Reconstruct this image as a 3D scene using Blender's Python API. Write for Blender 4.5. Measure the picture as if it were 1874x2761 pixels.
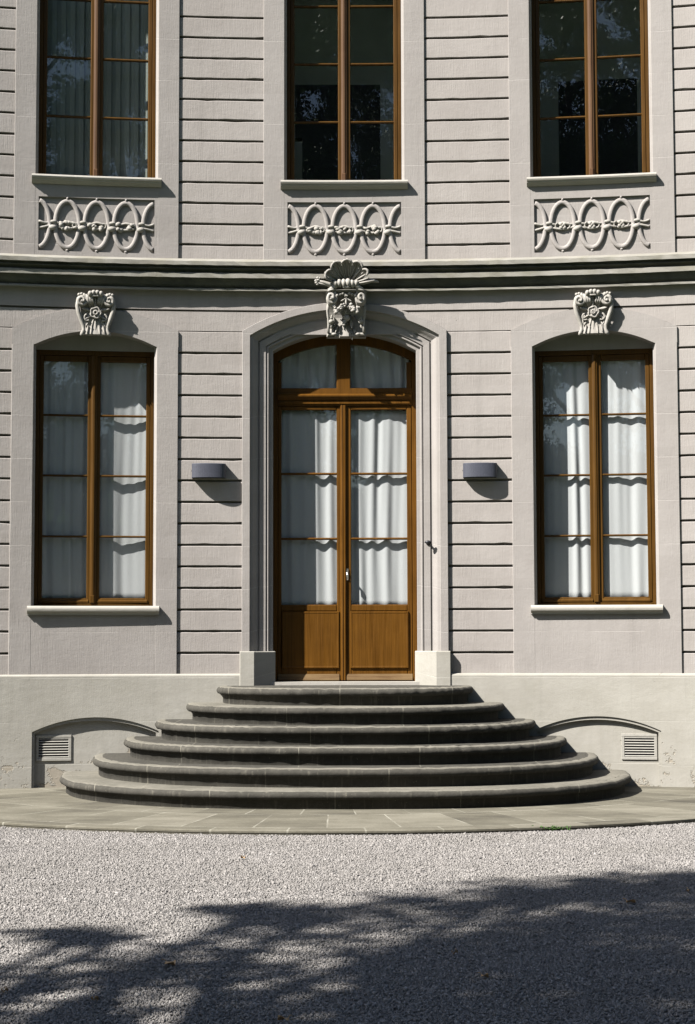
import bpy, bmesh, math, random
import numpy as np
from mathutils import Vector, Matrix, Euler
for o in list(bpy.data.objects): bpy.data.objects.remove(o)
sc = bpy.context.scene
COL = sc.collection
rnd = random.Random(11)

# ------------------------------------------------------------------ camera
PITCH = math.atan(340/4721.0)
cd = bpy.data.cameras.new('camera'); cam = bpy.data.objects.new('camera', cd); COL.objects.link(cam)
cd.sensor_fit = 'HORIZONTAL'; cd.sensor_width = 36; cd.lens = 36*4721/1874.0
cd.shift_x = 7/1874.0
cd.clip_start = .1; cd.clip_end = 2000
cam.matrix_world = Matrix.Translation((0, -18.3, 1.55)) @ Matrix.Rotation(math.pi/2+PITCH, 4, 'X') @ Matrix.Rotation(math.radians(-.12), 4, 'Z')
sc.camera = cam

# ------------------------------------------------------------------ light
SUN_AZ, SUN_EL = 58.5, 45.0            # degrees left of the facade's normal, degrees up
a, e = math.radians(SUN_AZ), math.radians(SUN_EL)
TOSUN = Vector((-math.sin(a)*math.cos(e), -math.cos(a)*math.cos(e), math.sin(e)))
w = bpy.data.worlds.new('World'); sc.world = w; w.use_nodes = True
nt = w.node_tree; bg = nt.nodes['Background']
sk = nt.nodes.new('ShaderNodeTexSky'); sk.sky_type = 'NISHITA'; sk.sun_disc = False
sk.sun_elevation = e; sk.sun_rotation = math.atan2(TOSUN.x, TOSUN.y) % (2*math.pi)
nt.links.new(sk.outputs[0], bg.inputs[0]); bg.inputs[1].default_value = .05
sl = bpy.data.lights.new('sun', 'SUN'); sl.energy = 5.0; sl.angle = math.radians(.5); sl.color = (1, .962, .91)
so = bpy.data.objects.new('sun', sl); COL.objects.link(so); so.rotation_euler = TOSUN.to_track_quat('Z', 'Y').to_euler(); so.location = (-20, -20, 30)
sc.view_settings.view_transform = 'Standard'; sc.view_settings.look = 'None'
sc.view_settings.gamma = 1; sc.view_settings.exposure = 2.1

# ------------------------------------------------------------------ materials
class NT:
    def __init__(s, name):
        s.m = bpy.data.materials.new(name); s.m.use_nodes = True
        s.t = s.m.node_tree; s.b = s.t.nodes['Principled BSDF']; s.out = s.t.nodes['Material Output']
    def n(s, typ, **kw):
        x = s.t.nodes.new(typ)
        for k, v in kw.items(): setattr(x, k, v)
        return x
    def l(s, a, b): s.t.links.new(a, b)
    def val(s, x, v):
        if isinstance(v, (int, float)): x.default_value = v
        elif isinstance(v, tuple): x.default_value = v
        else: s.l(v, x)
    def math(s, op, a, b=0.0, c=None):
        x = s.n('ShaderNodeMath', operation=op); s.val(x.inputs[0], a); s.val(x.inputs[1], b)
        if c is not None: s.val(x.inputs[2], c)
        return x.outputs[0]
    def vmul(s, v, sc3):
        x = s.n('ShaderNodeVectorMath', operation='MULTIPLY'); s.l(v, x.inputs[0]); x.inputs[1].default_value = sc3
        return x.outputs[0]
    def noise(s, v, scale, detail=4, rough=.6):
        x = s.n('ShaderNodeTexNoise'); s.l(v, x.inputs['Vector']); x.inputs['Scale'].default_value = scale
        x.inputs['Detail'].default_value = detail; x.inputs['Roughness'].default_value = rough
        return x.outputs['Fac']
    def ramp(s, f, stops):
        x = s.n('ShaderNodeValToRGB'); s.l(f, x.inputs[0]); cr = x.color_ramp
        while len(cr.elements) > 1: cr.elements.remove(cr.elements[-1])
        for i, (p, c) in enumerate(stops):
            el = cr.elements[0] if i == 0 else cr.elements.new(p)
            el.position = p
            el.color = (c[0], c[1], c[2], 1) if isinstance(c, tuple) else (c, c, c, 1)
        return x.outputs[0]
    def mix(s, f, a, b, blend='MIX'):
        x = s.n('ShaderNodeMix', data_type='RGBA', blend_type=blend)
        s.val(x.inputs[0], f)
        for i, c in ((6, a), (7, b)):
            if isinstance(c, tuple): x.inputs[i].default_value = (c[0], c[1], c[2], 1)
            else: s.l(c, x.inputs[i])
        return x.outputs[2]
    def bump(s, h, dist, strength=1.0, prev=None):
        x = s.n('ShaderNodeBump'); s.l(h, x.inputs['Height']); x.inputs['Distance'].default_value = dist; x.inputs['Strength'].default_value = strength
        if prev is not None: s.l(prev, x.inputs['Normal'])
        return x.outputs[0]
    def done(s, color, rough=.8, normal=None, spec=.3):
        s.val(s.b.inputs['Base Color'], color if not isinstance(color, tuple) else (*color[:3], 1))
        s.val(s.b.inputs['Roughness'], rough); s.b.inputs['Specular IOR Level'].default_value = spec
        if normal is not None: s.l(normal, s.b.inputs['Normal'])
        return s.m

def uvw(t):      # arc length along the facade, height, 0   (metres)
    x = t.n('ShaderNodeUVMap'); x.uv_map = 'UVMap'; return x.outputs[0]
def pos(t): return t.n('ShaderNodeNewGeometry').outputs['Position']

def facade_stone(name, c0, c1, tool=1.0, joints=False, pits=1.0, stain=0.0):
    c0, c1 = tuple(x*.62 for x in c0), tuple(x*.62 for x in c1)
    t = NT(name); v = uvw(t)
    big = t.noise(v, .9, 5, .62); mid = t.noise(t.vmul(v, (1, .5, 1)), 5, 5, .65)
    f = t.math('ADD', t.math('MULTIPLY', big, .6), t.math('MULTIPLY', mid, .4))
    col = t.mix(t.ramp(f, [(.36, 0.0), (.64, 1.0)]), c0, c1)
    fine = t.noise(v, 90, 3, .7)
    col = t.mix(t.ramp(fine, [(.3, .0), (.75, .22)]), col, tuple(x*.72 for x in c0))
    sb = t.n('ShaderNodeSeparateXYZ'); t.l(v, sb.inputs[0])          # every course was cut from slightly different stone
    wnb = t.n('ShaderNodeTexWhiteNoise'); wnb.noise_dimensions = '2D'; cb = t.n('ShaderNodeCombineXYZ')
    t.l(t.math('FLOOR', t.math('DIVIDE', t.math('ADD', sb.outputs[1], .08), .2246)), cb.inputs[0]); t.l(t.math('FLOOR', t.math('DIVIDE', sb.outputs[0], 1.31)), cb.inputs[1]); t.l(cb.outputs[0], wnb.inputs[0])
    col = t.mix(t.math('MULTIPLY', wnb.outputs[0], .13), col, (c0[0]*.62, c0[1]*.60, c0[2]*.56))
    # faint vertical run-off streaks
    st = t.noise(t.vmul(v, (9, .35, 1)), 1.0, 4, .6)
    col = t.mix(t.ramp(st, [(.55, 0.0), (.8, .28)]), col, (c0[0]*.66, c0[1]*.67, c0[2]*.66))
    if stain:
        g = t.noise(t.vmul(v, (2.2, 5, 1)), 1.3, 6, .7)
        col = t.mix(t.ramp(g, [(.46, 0.0), (.62, stain)]), col, (.115, .108, .082))
    if stain:
        sp_ = t.n('ShaderNodeSeparateXYZ'); t.l(pos(t), sp_.inputs[0])
        low = t.math('MULTIPLY', t.math('SUBTRACT', .62, sp_.outputs[2]), 1.1)
        pe = t.math('ADD', t.noise(v, 3.1, 6, .72), t.math('MULTIPLY', t.math('MAXIMUM', low, 0.0), .34))
        peel = t.ramp(pe, [(.705, 0.0), (.73, 1.0)])
        peel2 = t.math('MULTIPLY', peel, t.math('GREATER_THAN', low, 0.0))
        col = t.mix(t.math('MULTIPLY', peel2, .55), col, (c1[0]*.80, c1[1]*.70, c1[2]*.58))
    h = t.noise(t.vmul(v, (95, 6, 1)), 1.0, 3, .6)
    h2 = t.noise(t.vmul(v, (11, 17, 1)), 1.0, 4, .65)
    vo = t.n('ShaderNodeTexVoronoi'); t.l(v, vo.inputs['Vector']); vo.inputs['Scale'].default_value = 6.5
    size = t.noise(v, 2.1, 2, .5)
    pit = t.math('LESS_THAN', vo.outputs['Distance'], t.math('MULTIPLY_ADD', size, .20*pits, -.085*pits))
    b = t.bump(h, .0032*tool, .65); b = t.bump(h2, .0045, .5, b)
    b = t.bump(t.math('MULTIPLY', pit, -1.0), .004, .9, b)
    col = t.mix(t.math('MULTIPLY', pit, .35), col, tuple(x*.55 for x in c0))
    if stain: b = t.bump(t.math('MULTIPLY', peel2, -1.0), .008, .8, b)
    if joints:
        sx = t.n('ShaderNodeSeparateXYZ'); t.l(v, sx.inputs[0])
        fr = t.math('FRACT', t.math('DIVIDE', t.math('ADD', sx.outputs[1], -.04), .4495))
        ln = t.math('LESS_THAN', t.math('ABSOLUTE', t.math('SUBTRACT', fr, .5)), .009)
        fade = t.math('MULTIPLY', ln, t.ramp(t.noise(v, 1.7, 2, .5), [(.42, 0.0), (.58, .55)]))
        col = t.mix(fade, col, tuple(min(1, x*1.25) for x in c1))  # lighter line paints the sunlit lower bevel of each joint
        b = t.bump(t.math('MULTIPLY', fade, -1.0), .004, .7, b)
    return t.done(col, .88, b, .2)

def wood(name, c0, c1, rough=.42, horizontal=False):
    t = NT(name); v = uvw(t)
    g = t.noise(t.vmul(v, (70, 2.2, 1) if not horizontal else (2.2, 70, 1)), 1.0, 5, .6)
    big = t.noise(v, 3, 3, .6)
    band = t.noise(t.vmul(v, (16, .5, 1) if not horizontal else (.5, 16, 1)), 1.0, 3, .6)
    f = t.math('ADD', t.math('MULTIPLY', g, .45), t.math('ADD', t.math('MULTIPLY', band, .35), t.math('MULTIPLY', big, .20)))
    col = t.ramp(f, [(.36, c0), (.62, c1)])
    b = t.bump(g, .0012, .6)
    return t.done(col, t.ramp(g, [(.2, rough-.08), (.8, rough+.15)]), b, .12)

M = {}
M['wall'] = facade_stone('wall_plaster_stone', (.290, .265, .246), (.352, .325, .303), 1.05, False, 1.0)
M['surround'] = facade_stone('surround_stone', (.270, .249, .233), (.322, .300, .281), .8, True, .75)
M['plinth'] = facade_stone('plinth_stone', (.305, .290, .254), (.372, .357, .318), .35, True, .8, .14)
M['carved'] = facade_stone('carved_stone', (.31, .292, .265), (.37, .35, .318), .3, False, .5, .25)
M['sill'] = facade_stone('sill_stone', (.36, .34, .302), (.41, .39, .35), .2, False, .5)
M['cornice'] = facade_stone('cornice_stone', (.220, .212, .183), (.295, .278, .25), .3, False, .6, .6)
M['crust_shade'] = facade_stone('crust_shade_stone', (.055, .056, .048), (.115, .112, .095), .3, False, .6, .3)
M['wood'] = wood('varnished_wood', (0.0269, 0.0122, 0.0013), (0.0504, 0.0231, 0.0029))
M['wood_door'] = wood('door_wood', (0.0353, 0.0141, 0.0012), (0.0756, 0.0319, 0.0034), .4)
M['wood_grey'] = wood('weathered_wood', (0.0353, 0.0168, 0.0076), (0.0672, 0.0353, 0.0160), .6)
M['wood_kick'] = wood('worn_kick_board', (0.0420, 0.0202, 0.0067), (0.1176, 0.0798, 0.0378), .7, True)

def plain(name, c, rough=.5, metal=0.0, nscale=30, var=.25, bump=0.0):
    t = NT(name); p = pos(t); f = t.noise(p, nscale, 4, .6)
    col = t.mix(t.ramp(f, [(.3, 0.0), (.7, 1.0)]), tuple(x*(1-var) for x in c), tuple(x*(1+var) for x in c))
    b = t.bump(f, bump, .7) if bump else None
    t.b.inputs['Metallic'].default_value = metal
    return t.done(col, rough, b)
M['lamp'] = plain('slate_grey_lacquer', (.034, .036, .047), .45, 0, 60, .12)
M['dark_metal'] = plain('dark_metal', (.02, .02, .022), .4, .6)
M['steel'] = plain('brushed_steel', (.62, .61, .58), .28, 1.0)
M['frosted'] = plain('frosted_lens', (.2, .2, .19), .5)
M['grille'] = plain('painted_grille', (.19, .182, .162), .5, 0, 40, .1)
M['black'] = plain('dark_void', (.012, .012, .013), .8)
M['curtain'] = plain('white_curtain_cloth', (.300, .292, .292), .9, 0, 400, .04, .0006)
M['blind'] = plain('grey_blind_fabric', (.19, .20, .175), .85, 0, 200, .08)
M['room'] = plain('room_paint', (.42, .45, .43), .9, 0, 3, .08)
M['partition'] = plain('black_board', (.010, .010, .011), .7)
M['added_lawn'] = plain('added_lawn_grass', (.035, .06, .018), .9, 0, 6, .4, .02)
M['weed'] = plain('weed_green', (.035, .070, .016), .6)
M['deadleaf'] = plain('dry_leaf', (.27, .17, .08), .7, 0, 40, .35)
M['bark'] = plain('bark', (.085, .065, .05), .9, 0, 9, .4, .03)

def mk_glass():
    t = NT('window_glass'); t.t.nodes.remove(t.b)
    tr = t.n('ShaderNodeBsdfTransparent'); tr.inputs[0].default_value = (.86, .89, .89, 1)
    gl = t.n('ShaderNodeBsdfGlossy'); gl.inputs['Roughness'].default_value = .0; gl.inputs[0].default_value = (1, 1, 1, 1)
    b = t.bump(t.noise(pos(t), 1.6, 2, .5), .0018, .3); t.l(b, gl.inputs['Normal'])
    ge = t.n('ShaderNodeNewGeometry'); dt = t.n('ShaderNodeVectorMath', operation='DOT_PRODUCT')     # Schlick, the same from both sides of the pane
    t.l(ge.outputs['Incoming'], dt.inputs[0]); t.l(ge.outputs['Normal'], dt.inputs[1])
    sch = t.math('MULTIPLY_ADD', t.math('POWER', t.math('SUBTRACT', 1.0, t.math('ABSOLUTE', dt.outputs['Value'])), 5.0), .95, .05)
    mx = t.n('ShaderNodeMixShader'); t.l(sch, mx.inputs[0])
    t.l(tr.outputs[0], mx.inputs[1]); t.l(gl.outputs[0], mx.inputs[2]); t.l(mx.outputs[0], t.out.inputs[0])
    return t.m
M['glass'] = mk_glass()

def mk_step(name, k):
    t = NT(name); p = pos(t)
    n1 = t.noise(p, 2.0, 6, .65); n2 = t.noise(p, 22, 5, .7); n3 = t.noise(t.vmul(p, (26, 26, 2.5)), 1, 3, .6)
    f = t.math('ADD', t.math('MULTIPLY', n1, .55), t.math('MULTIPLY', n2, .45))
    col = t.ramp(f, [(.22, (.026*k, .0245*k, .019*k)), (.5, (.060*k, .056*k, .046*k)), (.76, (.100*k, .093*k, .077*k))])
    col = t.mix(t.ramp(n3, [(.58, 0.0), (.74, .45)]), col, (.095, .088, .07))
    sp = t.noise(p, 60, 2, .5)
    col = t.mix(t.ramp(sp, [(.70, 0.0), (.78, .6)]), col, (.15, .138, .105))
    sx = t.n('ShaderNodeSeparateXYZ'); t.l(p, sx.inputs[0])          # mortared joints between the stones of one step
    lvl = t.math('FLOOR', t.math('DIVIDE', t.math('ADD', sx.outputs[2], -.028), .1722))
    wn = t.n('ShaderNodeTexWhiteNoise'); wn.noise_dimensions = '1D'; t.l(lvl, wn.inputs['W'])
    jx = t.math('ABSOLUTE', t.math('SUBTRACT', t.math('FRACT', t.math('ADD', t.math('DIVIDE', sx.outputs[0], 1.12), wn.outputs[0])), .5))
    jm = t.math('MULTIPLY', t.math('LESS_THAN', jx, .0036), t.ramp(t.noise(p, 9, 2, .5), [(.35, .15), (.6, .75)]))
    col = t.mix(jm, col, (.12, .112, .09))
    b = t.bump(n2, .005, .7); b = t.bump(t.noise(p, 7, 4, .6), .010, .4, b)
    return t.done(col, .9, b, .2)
M['step'] = mk_step('weathered_step_stone', .48); M['tread'] = mk_step('worn_sunlit_tread_stone', 1.4)

APC, APR = (-.15, 1.40), 5.75           # apron: centre and radius
def mk_pave():
    t = NT('pavement_slabs'); p = pos(t)
    s3 = t.n('ShaderNodeSeparateXYZ'); t.l(p, s3.inputs[0])
    dx = t.math('ADD', s3.outputs[0], -APC[0]); dy = t.math('ADD', s3.outputs[1], -APC[1])
    rad = t.math('SQRT', t.math('ADD', t.math('MULTIPLY', dx, dx), t.math('MULTIPLY', dy, dy)))
    ang = t.math('ARCTAN2', dx, t.math('MULTIPLY', dy, -1.0))
    row = t.math('FLOOR', t.math('DIVIDE', t.math('SUBTRACT', APR-.22, rad), 1.05))
    ra = t.math('MULTIPLY', ang, APR)
    col_i = t.math('DIVIDE', t.math('ADD', ra, t.math('MULTIPLY', row, .31)), .62)
    fx = t.math('ABSOLUTE', t.math('SUBTRACT', t.math('FRACT', col_i), .5))
    fr = t.math('ABSOLUTE', t.math('SUBTRACT', t.math('FRACT', t.math('DIVIDE', t.math('SUBTRACT', APR-.22, rad), 1.05)), .5))
    j = t.math('MAXIMUM', t.math('GREATER_THAN', fx, .487), t.math('GREATER_THAN', fr, .491))
    wn = t.n('ShaderNodeTexWhiteNoise'); wn.noise_dimensions = '2D'
    cv = t.n('ShaderNodeCombineXYZ'); t.l(t.math('FLOOR', col_i), cv.inputs[0]); t.l(row, cv.inputs[1]); t.l(cv.outputs[0], wn.inputs[0])
    n1 = t.noise(t.vmul(p, (.8, 1.6, 1)), 1.5, 6, .7); n2 = t.noise(p, 30, 4, .7)
    f = t.math('ADD', t.math('MULTIPLY', n1, .62), t.math('ADD', t.math('MULTIPLY', n2, .2), t.math('MULTIPLY', wn.outputs[0], .18)))
    col = t.ramp(f, [(q_, tuple(.61*x for x in c_)) for q_, c_ in [(.32, (.054, .049, .037)), (.48, (.108, .099, .074)), (.66, (.178, .165, .130))]])
    jm = t.math('MULTIPLY', j, t.ramp(t.noise(p, 2.3, 2, .5), [(.40, .15), (.60, .8)]))
    col = t.mix(jm, col, (.165, .158, .13))
    b = t.bump(n2, .004, .6); b = t.bump(n1, .02, .3, b); b = t.bump(t.math('MULTIPLY', j, -1.0), .006, .6, b)
    return t.done(col, .9, b, .2)
M['pave'] = mk_pave()

def mk_gravel_ground():
    t = NT('gravel_bed'); p = pos(t)
    vo = t.n('ShaderNodeTexVoronoi'); t.l(p, vo.inputs['Vector']); vo.inputs['Scale'].default_value = 75
    wn = t.n('ShaderNodeTexWhiteNoise'); t.l(vo.outputs['Color'], wn.inputs['Vector'])
    col = t.ramp(wn.outputs[0], [(q_, tuple(.61*x for x in c_)) for q_, c_ in [(0, (.07, .068, .066)), (.45, (.14, .135, .13)), (1, (.22, .215, .205))]])
    b = t.bump(vo.outputs['Distance'], -.012, .9)
    return t.done(col, .9, b, .2)
M['gravel_bed'] = mk_gravel_ground()
def mk_pebble():
    t = NT('crushed_stone'); g = t.n('ShaderNodeNewGeometry'); p = g.outputs['Position']
    col = t.ramp(g.outputs['Random Per Island'], [(q_, tuple(.61*x for x in c_)) for q_, c_ in [(0, (.12, .113, .106)), (.08, (.180, .169, .159)), (.5, (.232, .217, .204)), (.9, (.280, .262, .247)), (1, (.38, .36, .34))]])
    n = t.noise(t.vmul(p, (.7, 1.5, 1)), 1.1, 5, .65)
    col = t.mix(t.ramp(n, [(.42, 0.0), (.68, .42)]), col, (.095, .089, .080))
    return t.done(col, .85, None, .25)
M['pebble'] = mk_pebble()
def mk_leaf():
    t = NT('leaf'); g = t.n('ShaderNodeNewGeometry')
    col = t.ramp(g.outputs['Random Per Island'], [(0, (.030, .062, .016)), (.6, (.055, .105, .026)), (1, (.10, .15, .04))])
    t.b.inputs['Subsurface Weight'].default_value = 0
    return t.done(col, .55, None, .3)
M['leaf'] = mk_leaf()

# ------------------------------------------------------------------ mesh builder in facade space (s, rho, z)
R = 18.0
def bend(s, rho, z):
    th = s/R; r = R-rho
    return (r*math.sin(th), -R+r*math.cos(th), z)

def frange(a, b, step):
    n = max(1, int(math.ceil(abs(b-a)/step-1e-6)))
    return [a+(b-a)*i/n for i in range(n+1)]

class MB:
    def __init__(s): s.v = []; s.f = []; s.sm = []
    def add(s, vs, fs, smooth=False):
        o = len(s.v); s.v += vs; s.f += [tuple(o+i for i in f) for f in fs]; s.sm += [smooth]*len(fs)
    def grid(s, rows, closed=False, smooth=False, caps=False):      # rows: lists of points
        n = len(rows[0]); vs = [p for r in rows for p in r]; fs = []
        for i in range(len(rows)-1):
            for j in range(n if closed else n-1):
                k = (j+1) % n
                fs.append((i*n+j, i*n+k, (i+1)*n+k, (i+1)*n+j))
        if caps: fs.append(tuple(range(n))); fs.append(tuple((len(rows)-1)*n+j for j in range(n))[::-1])
        s.add(vs, fs, smooth)
    def sweep_s(s, prof, s0, s1, step=.3, smooth=False):            # prof: closed (rho, z)
        s.grid([[(x, r, z) for r, z in prof] for x in frange(s0, s1, step)], True, smooth, True)
    def sweep_z(s, prof, z0, z1, smooth=False):                     # prof: closed (s, rho)
        s.grid([[(x, r, z) for x, r in prof] for z in (z0, z1)], True, smooth, True)
    def box(s, s0, s1, r0, r1, z0, z1, step=.3):
        s.sweep_s([(r0, z0), (r1, z0), (r1, z1), (r0, z1)], s0, s1, step)
    def cbox(s, s0, s1, r0, r1, z0, z1, c=.006):                    # box with chamfered front edges
        a = [(s0, z0), (s1, z0), (s1, z1), (s0, z1)]; b = [(s0+c, z0+c), (s1-c, z0+c), (s1-c, z1-c), (s0+c, z1-c)]
        s.grid([[(x, r0, z) for x, z in a], [(x, r1-c, z) for x, z in a], [(x, r1, z) for x, z in b]], True, False, True)
    def strip(s, ss, zlo, zhi, rf, rb):                             # slab between two curves of s
        s.grid([[(x, rb, zlo(x)), (x, rf, zlo(x)), (x, rf, zhi(x)), (x, rb, zhi(x))] for x in ss], True, False, True)
    def poly(s, pts, r0, r1, step=None):                            # outline (s,z) with thickness
        n = len(pts)
        s.add([(x, r0, z) for x, z in pts]+[(x, r1, z) for x, z in pts],
              [tuple(range(n)), tuple(range(2*n-1, n-1, -1))]+[(i, (i+1) % n, n+(i+1) % n, n+i) for i in range(n)])
    def tube(s, pts, rad, seg=8, closed=False, flat=1.0):
        P = [Vector(p) for p in pts]; n = len(P); rows = []
        for i, p in enumerate(P):
            a = P[(i-1) % n] if (closed or i > 0) else p; b = P[(i+1) % n] if (closed or i < n-1) else p
            d = (b-a).normalized() if (b-a).length > 1e-9 else Vector((1, 0, 0))
            up = Vector((0, 1, 0))
            if abs(d.dot(up)) > .95: up = Vector((0, 0, 1))
            x = d.cross(up).normalized(); y = x.cross(d)
            r = rad[i] if isinstance(rad, (list, tuple)) else rad
            rows.append([tuple(p+x*(math.cos(t)*r)+y*(math.sin(t)*r*flat)) for t in [2*math.pi*k/seg for k in range(seg)]])
        if closed: rows.append(rows[0])
        s.grid(rows, True, True, not closed)
    def ell(s, c, rad, rot=(0, 0, 0), seg=10, rings=6):
        m = Euler(rot).to_matrix(); c = Vector(c); rows = []
        for i in range(rings+1):
            t = math.pi*(.02+.96*i/rings)
            rows.append([tuple(c+m @ Vector((rad[0]*math.sin(t)*math.cos(q), rad[1]*math.sin(t)*math.sin(q), rad[2]*math.cos(t))))
                         for q in [2*math.pi*k/seg for k in range(seg)]])
        s.grid(rows, True, True, True)
    def build(s, name, mat, parent=None, flat=False, recalc=True):
        vs = []
        for p in s.v:
            q = p if flat else bend(*p)
            vs.append(q)
        me = bpy.data.meshes.new(name); me.from_pydata(vs, [], s.f); me.update()
        uv = me.uv_layers.new(name='UVMap'); li = 0
        for f in s.f:
            ax = None
            for i in f:
                p = s.v[i]; uv.data[li].uv = (p[0]+p[1]*.6, p[2]+p[1]*.37) if not flat else (p[0], p[2]); li += 1
        for p, q in zip(me.polygons, s.sm): p.use_smooth = q
        if recalc:
            bm = bmesh.new(); bm.from_mesh(me); bmesh.ops.recalc_face_normals(bm, faces=bm.faces); bm.to_mesh(me); bm.free()
        me.materials.append(mat if not isinstance(mat, str) else M[mat])
        o = bpy.data.objects.new(name, me); COL.objects.link(o)
        if parent is not None: o.parent = parent
        return o

def tag(o, label, cat, group=None):
    o['label'] = label; o['category'] = cat
    if group: o['group'] = group
    return o
def empty(name, loc=(0, 0, 0)):
    o = bpy.data.objects.new(name, None); COL.objects.link(o); o.location = loc; o.empty_display_size = .2; return o
def under(parent_empty, o):                                         # keep world coordinates of a mesh under an Empty that is not at the origin
    o.parent = parent_empty; o.matrix_parent_inverse = Matrix.Translation(parent_empty.location).inverted(); return o

def arc(c, half, spring, rise):
    rr = (half*half+rise*rise)/(2*rise)
    def f(x):
        d = min(abs(x-c), half)
        return spring-(rr-rise)+math.sqrt(max(0, rr*rr-d*d))
    return f

# ------------------------------------------------------------------ the building
GRAVEL_Z = 0.0
house = empty('mansion'); tag(house, 'pale grey curved stone mansion front with brown wooden windows and central door', 'building')
LEDGE = 1.18; G0, GP = 1.399, .22475           # ledge level, first groove, groove pitch
WB = 2.608                                      # side bay centre
LO = [G0+GP*k for k in range(17)]               # lower grooves, last 4.995
UP = [5.700+.224*k for k in range(-0, 20)]
GH = .0112                                      # half groove height
SIDE = 8.0
PAN_R = -.020; BACK_R = -.070

# rusticated wall: grooved courses between the smooth surrounds
wb = MB()
def courses(s0, s1, zs, zbot, ztop):
    lv = [zbot]+[z for z in zs if zbot < z < ztop]+[ztop]
    for i in range(len(lv)-1):
        z0 = lv[i]+(GH if i else 0); z1 = lv[i+1]-(GH if i < len(lv)-2 else 0)
        xs = frange(s0, s1, .11); rows = []
        for x in xs:
            j0, j1 = rnd.uniform(-.0016, .0016)+(.006 if rnd.random() < .035 else 0), rnd.uniform(-.0022, .0016)-(.005 if rnd.random() < .03 else 0)
            rows.append([(x, -.12, z0), (x, PAN_R-.003, z0+j0), (x, PAN_R, z0+.004+j0), (x, PAN_R, z1-.006+j1), (x, PAN_R-.005, z1+j1), (x, -.12, z1)])
        wb.grid(rows, True, False, True)
    wb.box(s0, s1, -.14, BACK_R, zbot+.01, ztop-.01)
for sg in (-1, 1):
    def cs(a, b, *r): courses(min(sg*a, sg*b), max(sg*a, sg*b), *r)
    cs(1.078, 1.752, LO[:16], LEDGE-.03, LO[15])
    cs(3.466, SIDE, LO[:16], LEDGE-.03, LO[15])
    cs(.855, 1.752, UP, 5.46, 10.0)
    cs(3.466, SIDE, UP, 5.46, 10.0)
# band above the arches: field between the arch backs and the string course, cut by the one long groove
outer = {c: arc(c, .862, 4.770, .222) for c in (-WB, WB)}
door_out = arc(0, 1.078, 4.790, .305)
zt = LO[16]
def low_edge(x):
    for c in (-WB, WB):
        if abs(x-c) <= .862: return outer[c](x)
    if abs(x) <= 1.078: return door_out(x)
    return LO[15]
xs = sorted(set([round(v, 4) for v in frange(-SIDE, SIDE, .04)]+[-WB-.862, -WB+.862, WB-.862, WB+.862, -1.078, 1.078]))
def clipstrip(lo, hi):
    run = []
    for x in xs:
        if hi-lo(x) > .004: run.append(x)
        else:
            if len(run) > 1: wb.strip(run, lo, lambda q: hi, PAN_R, -.10)
            run = []
    if len(run) > 1: wb.strip(run, lo, lambda q: hi, PAN_R, -.10)
clipstrip(lambda x: low_edge(x)-.03 if False else max(low_edge(x), LO[15])+(.009 if abs(low_edge(x)-LO[15]) < 1e-6 else 0), zt-GH)
clipstrip(lambda x: max(low_edge(x), zt+GH), 5.215)
wb.box(-SIDE, SIDE, -.14, BACK_R, LO[15]-.012, 5.215)
wb.build('wall', 'wall', house)

# smooth window surrounds, lower and upper
HW, HI = .635, .610
def jamb(mb, c, sg, z0, z1, wout):
    p = [(c+sg*wout, -.30), (c+sg*wout, -.004), (c+sg*(wout-.004), 0), (c+sg*(HW+.004), 0), (c+sg*HW, -.005), (c+sg*(HI+.006), -.07), (c+sg*HI, -.075), (c+sg*HI, -.30)]
    mb.sweep_z(p, z0, z1)
WOUT = .859
for c in (-WB, WB):
    m = MB()
    jamb(m, c, -1, LEDGE-.03, 4.60, WOUT); jamb(m, c, 1, LEDGE-.03, 4.60, WOUT)
    m.box(c-HW-.003, c+HW+.003, -.30, -.0012, LEDGE-.03, 1.80, .2)
    inn = arc(c, HW, 4.597, .160)
    ss = [c-WOUT]+frange(c-HW, c+HW, .04)+[c+WOUT]
    m.strip(ss, lambda x: inn(x) if abs(x-c) < HW+1e-6 and abs(x-c) <= HW-1e-6 else 4.60, lambda x: outer[c](x), 0, -.30)
    m.build('window_surround', 'surround', house)
    t = MB(); t.box(c-.63, c+.63, -.262, -.192, 4.578, 4.80); t.build('tympanum', 'surround', house)
for c in (-WB, 0, WB):
    m = MB()
    jamb(m, c, -1, 5.46, 9.5, .857); jamb(m, c, 1, 5.46, 9.5, .857)
    m.box(c-.857, c+.857, -.30, 0, 9.5, 10.0)
    # apron with a sunk panel behind the ring relief
    m.box(c-HW-.003, c+HW+.003, -.30, -.0012, 6.165, 6.33, .2); m.box(c-HW-.003, c+HW+.003, -.30, -.0012, 5.46, 5.592, .2)
    m.box(c-HW-.003, c-.603, -.30, -.0012, 5.592, 6.165, .2); m.box(c+.603, c+HW+.003, -.30, -.0012, 5.592, 6.165, .2)
    m.box(c-.603, c+.603, -.30, -.026, 5.58, 6.18, .2)
    m.build('window_surround', 'surround', house)

# string course
prof = [(-.1, 5.55), (0, 5.545), (.135, 5.528), (.146, 5.522), (.146, 5.480), (.124, 5.476), (.100, 5.468), (.104, 5.452), (.116, 5.448), (.116, 5.440), (.098, 5.434), (.070, 5.410),
        (.074, 5.397), (.108, 5.393), (.108, 5.346), (.080, 5.343), (.066, 5.312), (.046, 5.270), (.024, 5.242), (.020, 5.236), (.054, 5.230), (.054, 5.210), (.046, 5.205), (-.1, 5.205)]
prof = [(r, 1.55+(z-1.55)*(1-r/18.3)) for r, z in prof]
m = MB()
rows = []
for x in frange(-SIDE, SIDE, .09):
    rows.append([(x, r+(rnd.uniform(-.003, .003) if r > .02 else 0), z+(rnd.uniform(-.0025, .0025) if r > .02 else 0)) for r, z in prof])
m.grid(rows, True, False, True)
sco = m.build('string_course', 'cornice', house); sco.data.materials.append(M['crust_shade'])
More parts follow.
